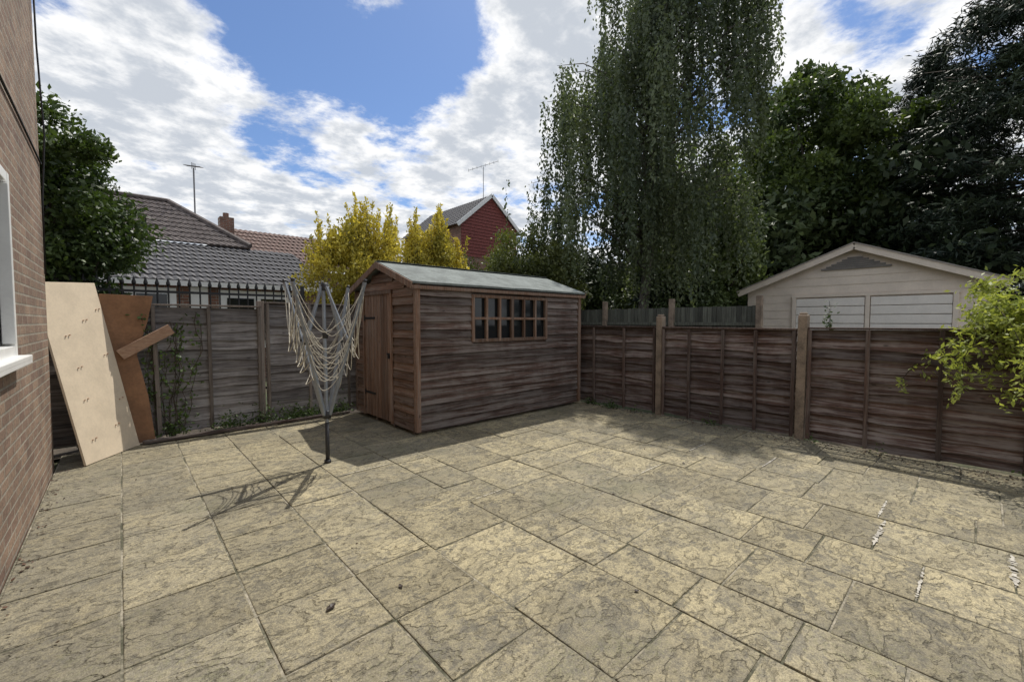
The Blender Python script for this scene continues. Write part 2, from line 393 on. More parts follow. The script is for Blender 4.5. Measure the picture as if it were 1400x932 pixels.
# ---------------------------------------------------------------- shed
SX0,SX1,SY0,SY1=2.74,5.96,4.80,6.60; EZ=1.93; RZ=2.24
shed=empty('garden_shed',((SX0+SX1)/2,(SY0+SY1)/2,0))
mb=MB()
mb.box(((SX0+SX1)/2,(SY0+SY1)/2,.97),(SX1-SX0-.06,SY1-SY0-.06,1.86))
yc=(SY0+SY1)/2
mb.add([(SX0+.03,SY0+.03,1.9),(SX0+.03,SY1-.03,1.9),(SX0+.03,yc,RZ-.02),(SX1-.03,SY0+.03,1.9),(SX1-.03,SY1-.03,1.9),(SX1-.03,yc,RZ-.02)],[(0,2,1),(3,4,5),(0,3,5,2),(1,2,5,4)])
mb.obj('inner_lining',M_shedX,shed)
bh=.108
fr=MB(); z=.05
WX0,WX1,WZ0,WZ1=3.62,5.10,1.17,1.82
while z<EZ-.02:
    z1=min(z+bh+.014,EZ)
    o_=random.uniform(.032,.040)
    if z1>WZ0-.01 and z<WZ1:
        lap(fr,(0,SY0,0),(1,0,0),(0,-1,0),SX0+.03,WX0,z,z1,o_,.003); lap(fr,(0,SY0,0),(1,0,0),(0,-1,0),WX1,SX1-.03,z,z1,o_,.003)
    else: lap(fr,(0,SY0,0),(1,0,0),(0,-1,0),SX0+.03,SX1-.03,z,z1,o_,.003)
    z+=bh
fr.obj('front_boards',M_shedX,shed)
gl=MB(); gl.box(((WX0+WX1)/2,SY0+.018,(WZ0+WZ1)/2),(WX1-WX0-.02,.012,WZ1-WZ0-.02)); gl.obj('window_glass',M_glass,shed)
tr=MB(); nc=6; cw=(WX1-WX0)/nc
for k in range(nc+1):
    w=.05 if k in(0,3,nc) else .034
    tr.box((WX0+k*cw,SY0-.022,(WZ0+WZ1)/2),(w,.048,WZ1-WZ0),None)
for zz,w in ((WZ0+.012,.05),((WZ0+WZ1)/2+.0,.036),(WZ1-.012,.045)):
    tr.box(((WX0+WX1)/2,SY0-.019,zz),(WX1-WX0+.04,.048,w),None)
for (xx,yy) in ((SX0+.006,SY0-.018),(SX1-.012,SY0-.018),(SX0+.012,SY1+.012),(SX1-.012,SY1+.012)):
    tr.box((xx,yy,.985),(.066,.066,1.88))
tr.obj('corner_trims_and_window_bars',M_shedZ,shed,bevel=.004)
en=MB(); DY0,DY1,DZ=5.42,6.26,1.84
z=.05
def lim(z): 
    if z<=EZ: return SY0+.03,SY1-.03
    t=(z-EZ)/(RZ-EZ); return SY0+.03+t*(yc-SY0),SY1-.03-t*(SY1-yc)
while z<RZ-.05:
    z1=z+bh+.014; a,b=lim(z1)
    if b-a<.1: break
    for xo,nx in ((SX0,-1),(SX1,1)):
        if nx==-1 and z<DZ-.02:
            lap(en,(xo,0,0),(0,1,0),(nx,0,0),a,DY0-.01,z,z1,.027,.001); lap(en,(xo,0,0),(0,1,0),(nx,0,0),DY1+.01,b,z,z1,.027,.001)
        else: lap(en,(xo,0,0),(0,1,0),(nx,0,0),a,b,z,z1,.027,.001)
    z+=bh
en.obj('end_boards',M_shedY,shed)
bk=MB(); z=.05
while z<EZ-.02: lap(bk,(0,SY1,0),(1,0,0),(0,1,0),SX0+.03,SX1-.03,z,min(z+bh+.014,EZ),.018,.001); z+=bh
bk.obj('back_boards',M_shedX,shed)
dr=MB(); nb=8; w=(DY1-DY0)/nb
for k in range(nb): dr.box((SX0-.012,DY0+w*(k+.5),.06+(DZ-.06)/2),(.026,w-.008,DZ-.07),None)
dr.obj('door',M_shedZ,shed,bevel=.003)
dt=MB()
dt.box((SX0-.030,DY0-.02,.95),(.03,.04,1.80)); dt.box((SX0-.030,DY1+.02,.95),(.03,.04,1.80)); dt.box((SX0-.03,(DY0+DY1)/2,DZ+.015),(.032,DY1-DY0+.08,.05))
dt.obj('door_frame',M_shedZ,shed,bevel=.003)
hw=MB()
for zz in (.4,1.5): hw.box((SX0-.029,DY1-.17,zz),(.006,.36,.03)); hw.tube([(SX0-.034,DY1-.01,zz-.04),(SX0-.034,DY1-.01,zz+.04)],.009,8)
hw.box((SX0-.031,DY0+.07,1.0),(.008,.10,.03)); hw.box((SX0-.04,DY0+.05,.965),(.02,.035,.05))
hw.obj('hinges_and_latch',M_black,shed)
rf=MB(); ov=.09; eo=.085
sl=(RZ-EZ)/(yc-SY0)
for ya,yb in ((SY0-eo,yc),(SY1+eo,yc)):
    nx=12; vs=[];fs=[]
    for i in range(nx+1):
        x=SX0-ov+(SX1-SX0+2*ov)*i/nx; wv=random.uniform(-.004,.004)
        za=EZ+.02-eo*sl; zb=RZ+.02
        vs+=[(x,ya,za+.030+wv),(x,(ya+yb)/2,(za+zb)/2+.030+random.uniform(-.004,.004)),(x,yb,zb+.030),(x,ya,za+.001),(x,yb,zb+.001)]
    for i in range(nx):
        q=i*5; r=q+5
        fs+=[(q,r,r+1,q+1),(q+1,r+1,r+2,q+2),(q,q+3,r+3,r),(q+3,q+4,r+4,r+3)]
    fs+=[(0,1,2,4,3),(nx*5,nx*5+3,nx*5+4,nx*5+2,nx*5+1)]
    rf.add(vs,fs,.5)
rf.bar((SX0-ov-.002,yc,RZ+.052),(SX1+ov+.002,yc,RZ+.052),.13,.006)
rf.obj('felt_roof',M_felt,shed)
bg=MB()
for xo in (SX0-ov-.010,SX1+ov+.010):
    for ya in (SY0-eo,SY1+eo):
        bg.bar((xo,ya,EZ-eo*sl-.005),(xo,yc,RZ-.005),.018,.085,up=(0,0,1))
bg.bar((SX0-ov,SY0-eo+.012,EZ-eo*sl-.022),(SX1+ov,SY0-eo+.012,EZ-eo*sl-.022),.018,.045)
bg.obj('bargeboards',M_shedZ,shed,bevel=.003)
bs=MB()
for yy in np.linspace(SY0+.1,SY1-.1,4): bs.box(((SX0+SX1)/2,yy,.022),(SX1-SX0-.02,.06,.04))
bs.obj('floor_bearers',M_shedX,shed)

# ---------------------------------------------------------------- rotary clothes dryer
DX,DYY=1.53,4.49
rd=empty('rotary_clothes_dryer',(DX,DYY,0))
D=V(DX,DYY,0); fw=V(.674,.738,0); rt=V(.738,-.674,0)
mt=MB(); dk=MB(); rp_=MB()
mt.tube([D+V(0,0,.40),D+V(-.005,0,1.0),D+V(-.01,0,1.80)],.019,10)
dk.tube([D,D+V(0,0,.42)],.021,10); dk.tube([D+V(0,0,0),D+V(0,0,.03)],.034,12)
dk.tube([D+V(0,0,.46),D+V(0,0,.54)],.042,12); dk.tube([D+V(0,0,1.76),D+V(0,0,1.84)],.036,12)
dk.tube([D+V(0,0,1.28),D+V(0,0,1.37)],.028,10)
dirs=[(-rt*.98+fw*.2),(fw*.98+rt*.2),(rt*.98-fw*.2),(-fw*.98-rt*.2)]
tips=[];roots=[]
for i,dd in enumerate(dirs):
    rr=.43+random.uniform(-.02,.03); tz=1.84+random.uniform(-.03,.03)
    a=D+dd*.035+V(0,0,.5); b=D+dd*rr+V(0,0,tz); tips.append(b);roots.append(a)
    side=np.cross(dd,V(0,0,1))
    mt.bar(a,b,.026,.032,up=dd)
    m=a+(b-a)*.56
    mt.bar(D+dd*.03+V(0,0,1.80)+side*.016,m+side*.016,.022,.024,up=dd)
    dk.tube([m-side*.02,m+side*.03],.014,8); dk.tube([b,b+(b-a)*.02],.018,8)
for i in range(4):
    j=(i+1)%4; nl=12
    for k in range(nl):
        s=.32+.68*k/(nl-1)
        A=roots[i]+(tips[i]-roots[i])*s; B=roots[j]+(tips[j]-roots[j])*s
        w=np.linalg.norm(A-B); Lr=2.05*s+random.uniform(-.14,.14)-.12
        sag=max(.1,(Lr-w)*.5*random.uniform(.72,1.0)); pts=[]
        out=((A+B)/2-D); out[2]=0; out/= (np.linalg.norm(out)+1e-6); ex=random.uniform(-.04,.09); sk=random.uniform(-.16,.16)
        e=random.uniform(2.0,3.4)
        for q in range(15):
            t=q/14; u=2*t-1
            tt=.5+.5*(math.copysign(abs(u)**1.5,u))
            p=A+(B-A)*tt
            dz=sag*(1-abs(u)**e)
            p=p-V(0,0,1)*dz+out*ex*(1-u*u)+ (B-A)*sk*(1-u*u)
            p[2]=max(p[2],.12); pts.append(p)
        rp_.tube(pts,.0038,5,random.random())
mt.obj('arms_and_mast',M_alu,rd,bevel=.003); dk.obj('hubs_and_socket',M_dark,rd,True); rp_.obj('washing_lines',M_rope,rd,True)

# ---------------------------------------------------------------- sheets against fence
def sheet(name,corn,th,mat):
    e=empty(name,tuple(corn[0])); c=[np.array(p,float) for p in corn]
    nr=np.cross(c[1]-c[0],c[3]-c[0]); nr/=np.linalg.norm(nr)
    mb=MB(); k=len(c); vs=c+[p-nr*th for p in c]
    fs=[tuple(range(k)),tuple(range(2*k-1,k-1,-1))]+[(i,k+i,k+(i+1)%k,(i+1)%k) for i in range(k)]
    mb.add(vs,fs,.5); mb.obj('board',mat,e,bevel=.002); return e,c,nr
e,c,nr=sheet('chipboard_sheet',[(-.30,6.01,.005),(.12,6.62,.005),(-.21,6.86,1.89),(-.63,6.25,1.84)],.022,M_chip)
mb=MB()
nr2=nr if np.dot(nr,V(1,-1,0))>0 else -nr
for (u,v) in [(.3,.52),(.80,.57),(.2,.12),(.65,.16),(.85,.30),(.25,.34),(.6,.78),(.88,.84),(.25,.7)]:
    p=(c[0]*(1-u)+c[1]*u)*(1-v)+(c[3]*(1-u)+c[2]*u)*v
    q=p+(c[1]-c[0])*.06+V(0,0,.01)
    for r_ in (p,q): mb.tube([r_-nr2*.01,r_+nr2*.014],.006,6)
mb.obj('pegs',M_plank,e)
sheet('hardboard_sheet',[(-.25,6.72,.0),(.27,6.72,.01),(.22,6.78,.55),(.13,6.82,1.05),(.24,6.85,1.45),(.30,6.865,1.76),(-.18,6.865,1.77)],.008,M_hard)
e=empty('wooden_plank_offcut',(.2,6.75,1.1)); mb=MB()
mb.bar((-.02,6.745,1.06),(.46,6.795,1.36),.022,.125,up=(-.3,-.1,.6)); mb.obj('plank',M_plank,e,bevel=.003)
mb=MB(); mb.bar((.32,6.83,.02),(.30,6.86,1.25),.045,.05,up=(0,1,0)); mb.obj('timber_stake',M_fenceLb,bevel=.004)

# ---------------------------------------------------------------- brick house at left
h=empty('brick_house',(-.53,1,0))
mb=MB()
HX=-.53; YE=6.12; HT=5.6; WY0,WY1,WZa,WZb=2.55,4.36,1.22,2.42
def wallpiece(y0,y1,z0,z1): mb.box((HX-.14,(y0+y1)/2,(z0+z1)/2),(.28,y1-y0,z1-z0))
wallpiece(-6,WY0,-.05,HT); wallpiece(WY1,YE,-.05,HT); wallpiece(WY0,WY1,-.05,WZa); wallpiece(WY0,WY1,WZb,HT)
mb.obj('side_wall',M_brick,h)
mb=MB(); mb.box((-4.4,YE-.14,HT/2),(7.15,.272,HT-.02)); mb.box((-4.4,-5.8,HT/2),(7.15,.272,HT-.02)); mb.obj('end_walls',M_brickX,h)
mb=MB(); mb.box((HX-.05,(WY0+WY1)/2,1.81),(.01,WY1-WY0,1.2)); mb.obj('window_glass',M_glass,h)
mb=MB(); fx=HX-.022
mb.box((fx,WY1-.035,(WZa+WZb)/2),(.07,.07,WZb-WZa)); mb.box((fx,WY0+.035,(WZa+WZb)/2),(.07,.07,WZb-WZa)); mb.box((fx,(WY0+WY1)/2,(WZa+WZb)/2),(.068,.07,WZb-WZa-.02))
for zz in (WZa+.035,WZb-.035): mb.box((fx-.002,(WY0+WY1)/2,zz),(.07,WY1-WY0-.14,.07))
mb.box((fx+.014,WY1-.105,(WZa+WZb)/2),(.06,.05,WZb-WZa-.17))
mb.box((HX-.02,(WY0+WY1)/2,WZa-.012),(.19,WY1-WY0+.06,.03)); mb.box((HX+.068,(WY0+WY1)/2,WZa-.028),(.012,WY1-WY0+.06,.05))
mb.obj('window_frame_and_sill',M_white,h,bevel=.004)
mb=MB(); mb.tube([(HX+.02,6.0,5.5),(HX+.03,5.98,4),(HX+.05,6.02,3.2),(HX+.015,6.05,2.6),(HX+.01,6.05,1.9)],.007,6)
mb.tube([(HX+.012,6.1,2.95),(HX+.012,5.0,2.98),(HX+.012,4.0,3.0)],.008,6); mb.obj('cables',M_black,h,True)
mb=MB()
mb.add([(HX+.35,-6.3,HT),(HX+.35,YE+.25,HT),(-8.3,YE+.25,HT),(-8.3,-6.3,HT),(HX-3.9,-6.3,HT+2.3),(HX-3.9,YE+.25,HT+2.3)],[(0,1,5,4),(2,3,4,5),(0,4,3),(1,2,5),(0,3,2,1)])
mb.obj('roof',M_tileg,h)

# ---------------------------------------------------------------- tiled roof builder
def tiled(mb,e0,e1,r0,r1,rows,pitch=.15,amp=.018,lift=.035):
    e0,e1,r0,r1=[np.array(p,float) for p in (e0,e1,r0,r1)]
    n=max(2,int(np.linalg.norm(e1-e0)/(pitch/4)))
    nr=np.cross(e1-e0,r0-e0); nr/=np.linalg.norm(nr)
    if nr[2]<0: nr=-nr
    for i in range(rows):
        t0=i/rows;t1=(i+1)/rows
        a0=e0+(r0-e0)*t0;b0=e1+(r1-e1)*t0;a1=e0+(r0-e0)*t1;b1=e1+(r1-e1)*t1
        W=np.linalg.norm(b0-a0); 
        if W<.1: continue
        us=np.linspace(0,1,n+1); vs=[]
        for u in us:
            ph=(u*W)/pitch*math.pi*2
            c=amp*math.sin(ph)
            p=a0+(b0-a0)*u; q=a1+(b1-a1)*u
            vs+=[p+nr*(lift+c),q+nr*(.004+c),p+nr*-.01]
        fs=[]
        for k in range(n):
            q=k*3; fs+=[(q,q+3,q+4,q+1),(q+2,q+5,q+3,q)]
        mb.add(vs,fs,random.random())
def aerial(mb,base,h,L=.9,axis=(1,0,0),n=6):
    b=np.array(base,float); ax=np.array(axis,float); ax/=np.linalg.norm(ax); sd=np.cross(ax,V(0,0,1))
    t=b+V(0,0,h); mb.tube([b,t],.022,6)
    mb.tube([t-ax*L/2,t+ax*L/2+V(0,0,.12)],.014,5)
    for k in range(n):
        p=t-ax*L/2+(ax*L+V(0,0,.12))*k/(n-1); mb.tube([p-sd*.22,p+sd*.22],.008,4)
        mb.tube([p-V(0,0,.10),p+V(0,0,.10)],.008,4)
bu=empty('bungalow',(1,15,0))
mb=MB(); tiled(mb,(-3.5,12.9,2.42),(4.6,12.9,2.42),(-3.5,15,3.62),(4.1,15,3.62),9); tiled(mb,(4.6,12.9,2.42),(4.6,17,2.42),(4.1,15,3.62),(4.1,16,3.62),9)
mb.obj('lower_roof',M_tileg2,bu)
mb=MB(); tiled(mb,(-6,14.9,3.64),(2.95,14.9,3.64),(-6,17.2,5.15),(1.2,17.2,5.15),9); tiled(mb,(2.95,14.9,3.64),(2.95,19.5,3.64),(1.2,17.2,5.15),(1.2,17.25,5.15),9)
mb.tube([(-6,17.2,5.2),(1.2,17.2,5.2)],.07,6); mb.tube([(1.2,17.2,5.2),(2.95,14.9,3.72)],.07,6)
mb.obj('main_roof',M_tileg,bu)
mb=MB(); mb.box((.5,15.0,1.15),(7.8,3.9,2.4)); mb.box((-1.6,17.2,1.8),(8.8,4.3,3.6)); mb.obj('walls',M_brickr,bu)
mb=MB(); mb.box((.5,12.86,2.36),(8.2,.03,.12)); mb.box((2.7,13.03,1.5),(1.7,.03,1.5)); mb.box((0.2,13.03,1.6),(1.6,.03,1.3));mb.box((1.45,13.03,1.3),(.35,.03,2.0)); mb.obj('fascia_and_window_frames',M_white,bu)
mb=MB(); mb.box((2.32,13.0,1.5),(.6,.02,1.1));mb.box((3.08,13.0,1.5),(.6,.02,1.1)); mb.box((-.15,13.0,1.6),(.55,.02,1.0)); mb.box((.55,13.0,1.6),(.55,.02,1.0)); mb.obj('window_glass',M_glass,bu)
mb=MB(); aerial(mb,(1.85,17,4.4),1.9,.5,(.3,1,0),4); mb.obj('aerial',M_lead,bu)
mb=MB(); mb.box((3.4,21.6,5.25),(.5,.5,1.1)); mb.tube([(3.4,21.6,5.7),(3.4,21.6,6.0)],.11,8); mb.obj('chimney',M_brickr,bu)
t2=empty('terraced_house',(6,23,0)); mb=MB(); tiled(mb,(2.6,19.8,3.7),(9.6,19.8,3.7),(3.6,22.2,5.5),(8.8,22.2,5.5),10,.2); tiled(mb,(9.6,19.8,3.7),(9.6,24.6,3.7),(8.8,22.2,5.5),(8.8,22.3,5.5),10,.2); mb.obj('roof',M_tiler,t2)
mb=MB(); mb.box((6.1,22.2,1.8),(6.4,4.4,3.7)); mb.obj('walls',M_brickr,t2)
rh=empty('red_gable_house',(17.8,24,0)); mb=MB(); gy=21.6
GX0,GX1,GC=15.5,20.1,17.8; ge,gr=7.6,9.5
mb.box((GC,gy+3.5,3.8),(GX1-GX0,7,7.5)); mb.obj('walls',M_brickr,rh)
mb=MB(); z=5.5
while z<gr-.2:
    z1=z+.2; hwid=(GX1-GX0)/2 if z<ge else (GX1-GX0)/2*(gr-z1)/(gr-ge)
    if hwid>.05: lap(mb,(0,gy,0),(1,0,0),(0,-1,0),GC-hwid,GC+hwid,z,z1+.02,.04,0)
    z+=.2
mb.add([(GX0,gy-.0,ge-.1),(GX1,gy-.0,ge-.1),(GC,gy-.0,gr)],[(0,1,2)])
mb.obj('tile_hung_gable',M_redhang,rh)
mb=MB(); tiled(mb,(GX0-.35,gy-.15,ge-.25),(GX0-.35,gy+7,ge-.25),(GC,gy-.15,gr+.05),(GC,gy+7,gr+.05),12,.25); tiled(mb,(GX1+.35,gy-.15,ge-.25),(GX1+.35,gy+7,ge-.25),(GC,gy-.15,gr+.05),(GC,gy+7,gr+.05),12,.25); mb.obj('roof',M_tileg2,rh)
mb=MB(); mb.bar((GX0-.4,gy-.22,ge-.32),(GC,gy-.22,gr+.02),.05,.22); mb.bar((GX1+.4,gy-.22,ge-.32),(GC,gy-.22,gr+.02),.05,.22); mb.obj('bargeboards',M_white,rh)
mb=MB(); aerial(mb,(GC+.1,gy+.8,gr-.2),2.3,2.0,(.75,-.66,.25),8); mb.obj('aerial',M_lead,rh)
ph=empty('rendered_house',(23,14,0)); mb=MB(); mb.box((23,14,1.9),(5,5,3.8)); mb.obj('walls',M_pale,ph)
mb=MB(); tiled(mb,(20.2,11.3,3.7),(25.8,11.3,3.7),(20.2,14,4.8),(25.8,14,4.8),8,.3); tiled(mb,(20.2,16.7,3.7),(25.8,16.7,3.7),(20.2,14,4.8),(25.8,14,4.8),8,.3); mb.obj('roof',M_tileg,ph)
mb=MB(); mb.box((20.48,13.2,2.6),(.04,1.2,1.1)); mb.box((22,11.48,2.6),(1.3,.04,1.1)); mb.obj('window_glass',M_glass,ph)

# ---------------------------------------------------------------- iron railings
rl=empty('iron_railings',(1,8.0,0)); mb=MB(); x=-.6
while x<2.35:
    mb.tube([(x,8,.0),(x,8,1.98)],.011,6); mb.tube([(x,8,1.96),(x,8,1.99),(x,8,2.01),(x,8,2.09)],[.010,.026,.024,.001],6)
    x+=.125
mb.box((.87,8,1.88),(3.05,.02,.035)); mb.box((.87,8,.35),(3.05,.02,.035)); mb.box((-.6,8,1.03),(.05,.05,2.06)); mb.box((2.35,8,1.03),(.05,.05,2.06))
mb.obj('bars_and_rails',M_black,rl)

# ---------------------------------------------------------------- garage
g=empty('garage',(16,2.3,0)); X0=14; Y0,Y1,YC=-.2,4.8,2.25; E,Rr=2.36,3.36
mb=MB(); mb.box((X0+2.4,(Y0+Y1)/2,E/2),(4.5,Y1-Y0-.04,E))
mb.add([(X0+.1,Y0+.02,E),(X0+.1,Y1-.02,E),(X0+.1,YC,Rr-.05)],[(0,2,1)])
z=.0
while z<Rr-.1:
    z1=z+.22
    if z<E: a,b=Y0,Y1
    else:
        t=(z1-E)/(Rr-E); a=Y0+t*(YC-Y0); b=Y1-t*(Y1-YC)
    if b-a>.1: lap(mb,(X0+.1,0,0),(0,1,0),(-1,0,0),a,b,z,z1+.005,.016,0)
    z+=.22
mb.obj('walls',M_cream,g)
mb=MB()
for (a,b) in ((.45,1.90),(2.02,3.52)):
    for k in range(9):
        zz=.03+k*.228; mb.box((X0+.045,(a+b)/2,zz+.112),(.05,b-a,.214))
mb.obj('doors',M_creamd,g,bevel=.012)
mb=MB(); 
for yy in (.40,1.96,3.57): mb.box((X0+.05,yy,1.05),(.08,.09,2.12))
mb.box((X0+.05,1.98,2.14),(.085,3.3,.07))
for ya in (Y0-.22,Y1+.22):
    s_=(Rr-E)/(YC-Y0) if ya<0 else (Rr-E)/(Y1-YC)
    mb.bar((X0-.12,ya,E-.22*s_),(X0-.12,YC,Rr+.02),.035,.17)
mb.obj('frames_and_fascia',M_cream,g,bevel=.006)
mb=MB()
for ya in (Y0-.25,Y1+.25):
    s_=(Rr-E)/(YC-Y0) if ya<0 else (Rr-E)/(Y1-YC)
    mb.add([(X0-.16,ya,E-.25*s_+.10),(X0+4.9,ya,E-.25*s_+.10),(X0+4.9,YC,Rr+.12),(X0-.16,YC,Rr+.12),(X0-.16,ya,E-.25*s_+.07),(X0+4.9,ya,E-.25*s_+.07),(X0+4.9,YC,Rr+.09),(X0-.16,YC,Rr+.09)],[(0,1,2,3),(4,7,6,5),(0,4,5,1),(0,3,7,4),(1,5,6,2)])
mb.obj('roof',simple('garage_roof_sheet',(.34,.31,.28),.8,.2,4,.1),g)
mb=MB()
for k in range(6):
    zz=2.84+k*.052; hw_=.72*(1-k/6.4); mb.bar((X0+.06,YC-hw_,zz),(X0+.06,YC+hw_,zz),.03,.04)
mb.obj('louvre_vent',simple('grey_vent',(.22,.21,.20),.7),g)

# ---------------------------------------------------------------- trees
def birch(base,H):
    # arching limbs whose ends trail long hanging curtains of twigs
    e=empty('weeping_birch_tree',base); B=np.array(base,float)
    mb=MB(); P=[];R=[]
    def prof(z):
        return np.interp(z,[2.5,4,6,8,10,11.5,13,14.5],[2.5,3.0,3.25,3.1,2.6,2.15,1.6,.6])
    lean=V(.738,-.674,0)
    def axis(z): return B*V(1,1,0)+lean*np.interp(z,[2,6,10,14],[-.1,.05,.40,.65])
    m=8; trunk=[axis(H*i/(m-1))+V(.10*math.sin(i*.9),.08*math.cos(i*1.3),H*i/(m-1)-.05) for i in range(m)]
    mb.tube(trunk,[.18*(1-.88*i/(m-1)) for i in range(m)],8)
    # outer curtains + inner fill
    for k in range(150):
        outer=k<105
        z=RG.uniform(4.6,H+.6); a=RG.uniform(0,2*math.pi)
        rr=prof(z)*(RG.uniform(.72,1.12) if outer else RG.uniform(.1,.65))
        t=axis(z)+V(rr*math.cos(a),rr*math.sin(a),z)
        z2=max(1.8,z-RG.uniform(.8,2.2)); s=axis(z2)+V(0,0,z2)
        mid=(s+t)/2+V(0,0,.6)
        pts=[s,(s+mid)/2+V(0,0,.12),mid,(mid+t)/2+V(0,0,.18),t]
        mb.tube(pts,[.035,.03,.022,.015,.006],4)
        cr=RG.uniform(.0,1.0); cl=RG.uniform(1.4,3.6)
        for q in range(int(RG.integers(15,24))):
            f=RG.uniform(.35,1)**.7; st=mid+(t-mid)*f+V(0,0,.15*(1-f))+RG.normal(0,.20,3)*V(1,1,.5)
            L=min(cl*RG.uniform(.55,1.1),st[2]-B[2]-RG.uniform(1.6,2.9))
            if L<.3: continue
            sway=RG.normal(0,.07,2); od=V(math.cos(a),math.sin(a),0)*RG.uniform(.02,.18)
            n=int(L/.050); tt=np.linspace(0,1,n)
            path=st[None,:]+np.outer(np.sqrt(tt),od)+np.stack([sway[0]*tt+.03*np.sin(tt*7+q),sway[1]*tt,-L*tt],1)
            path+=RG.normal(0,.034,(n,3)); P.append(path); R.append(np.full(n,cr*.8+.1+RG.normal(0,.1)))
    P=np.concatenate(P);R=np.concatenate(R)
    mb.obj('trunk_and_limbs',M_birchbark,e,True); leafmesh('foliage',P,.118,L_birch,e,R,.52,None,0,1.7)
birch((11.85,6.9,-.05),14)
tree('laurel_tree',(-.75,8.6,-.05),(-.72,8.6,2.75),(1.1,1.0,1.65),72,.38,600,.085,L_bush,M_bark,.09,inner=.25)
def golden(base,ctr,rad,ncl,peaks):
    e=empty('golden_privet_bush',base)
    C=crown_centres(ctr,rad,ncl,.2); P,R=clump_points(C,RG.uniform(.2,.38,ncl),420,1.2)
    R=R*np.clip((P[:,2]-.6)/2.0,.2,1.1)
    mb=MB(); wood_tree(mb,base,ctr,.08,C[:20]); 
    PP=[P];RR=[R]
    for (px,py,pz,sp,n) in peaks:
        for k in range(n):
            off=RG.normal(0,sp,2); L=RG.uniform(.5,1.15)*max(.35,1-abs(off[0])/(sp*2.6))
            s=V(px+off[0],py+off[1]*.8,pz-1.15+RG.uniform(-.25,.1))
            d=V(off[0]*.35+RG.normal(0,.09),RG.normal(0,.12),1); q=int(L*110); tt=np.linspace(0,1,q)
            p=s+np.outer(tt*L,d)+RG.normal(0,.06,(q,3))*(1.15-tt)[:,None]; PP.append(p); RR.append(np.full(q,RG.uniform(.4,.95)))
            mb.tube([s,s+d*L],[.006,.002],4)
    mb.obj('stems',M_bark,e,True); leafmesh('foliage',np.concatenate(PP),.066,L_gold,e,np.concatenate(RR),.55,up=V(0,0,.7))
golden((3.5,8.4,-.05),(3.50,8.4,2.3),(.95,.7,1.2),56,[(3.62,8.4,4.1,.19,46),(2.9,8.5,3.75,.16,28),(4.10,8.3,4.0,.15,30),(3.3,8.3,3.6,.2,22)])
golden((5.2,8.4,-.05),(5.15,8.4,2.25),(.75,.65,1.15),46,[(4.82,8.4,4.0,.15,30),(5.38,8.4,4.15,.18,40),(5.85,8.3,3.65,.14,20)])
tree('evergreen_hedge_bush',(8.6,8.8,-.05),(8.5,8.7,2.2),(2.1,1.1,1.6),80,.46,480,.095,L_hedge,M_bark,.1,inner=.25,up=V(0,0,.4))
tree('evergreen_hedge_bush',(6.6,9.4,-.05),(6.6,9.6,2.0),(1.0,.9,1.35),34,.42,400,.095,L_hedge,M_bark,.08,inner=.25,up=V(0,0,.4))
tree('evergreen_shrub',(14,11.8,-.05),(14,11.8,2.6),(2.2,1.8,2.3),60,.7,380,.15,L_dark,M_bark,.1,inner=.25)
tree('evergreen_shrub',(14.6,9.4,-.05),(14.6,9.4,2.0),(1.2,1.4,1.8),26,.6,300,.15,L_dark,M_bark,.1,inner=.25)
tree('laurel_shrub',(15.4,6.4,-.05),(15.3,6.4,3.4),(1.9,1.6,2.7),75,.6,430,.18,L_decid,M_bark,.14,inner=.3)
tree('laurel_shrub',(12.9,6.3,-.05),(12.9,6.4,1.9),(1.4,1.3,1.5),34,.5,360,.14,L_dark,M_bark,.1,inner=.2)
tree('deciduous_tree',(24,5.0,-.05),(24,5.0,7.8),(4.1,3.8,5.0),150,.85,430,.24,L_decid,M_bark,.32,inner=.35)
tree('deciduous_tree',(22.5,10,-.05),(22.5,9.8,5.6),(3.2,3.2,4.9),90,.95,340,.26,L_decid,M_bark,.3,inner=.3)
def conifer(base,H,Rm,n):
    e=empty('conifer_tree',base); B=np.array(base,float); mb=MB(); P=[];R=[]
    mb.tube([B,B+V(0,0,H*.5),B+V(0,0,H)],[.32,.2,.03],8)
    for k in range(n):
        f=RG.uniform(0.02,1)**.85; z=.6+f*(H-.6); rad=Rm*(1-f)**.62*RG.uniform(.72,1.15)+.15; a=RG.uniform(0,2*math.pi)
        dd=V(math.cos(a),math.sin(a),0); s=B+V(0,0,max(.3,z-.3)); t=B+dd*rad+V(0,0,z+rad*.12)
        if k%3==0: mb.tube([s,(s+t)/2-V(0,0,.1),t],[.05,.03,.01],4)
        m=int(260*rad/Rm)+70; u=RG.uniform(.35,1,m)**.7
        p=s+(t-s)*u[:,None]; w=.42*(1.15-u)+.12
        p=p+RG.normal(0,1,(m,3))*w[:,None]*V(.75,.75,.4); p[:,2]-= .35*u*u
        P.append(p);R.append(np.full(m,RG.uniform(.1,.9)))
    mb.obj('trunk_and_limbs',M_bark,e,True); leafmesh('foliage',np.concatenate(P),.25,L_conif,e,np.concatenate(R),.2,None,.2,.35)
conifer((21.3,-1.2,-.05),15.5,4.4,350)
conifer((25.5,1.6,-.05),13.0,3.6,220)
conifer((19.5,-6.5,-.05),14,4,140)
def belt(name,pts,mat,leaf,per,h,r):
    e=empty(name,(pts[0][0],pts[0][1],-.05)); C=[];mb=MB()
    for (x,y) in pts:
        mb.tube([(x,y,-.05),(x,y,h*.6)],[.2,.06],6)
        for k in range(20): C.append(V(x+RG.normal(0,r*.6),y+RG.normal(0,r*.6),RG.uniform(.8,h)))
    P,R=clump_points(C,RG.uniform(.7,1.2,len(C))*r*.5,per); mb.obj('trunks',M_bark,e); leafmesh('foliage',P,leaf,mat,e,R,.5)
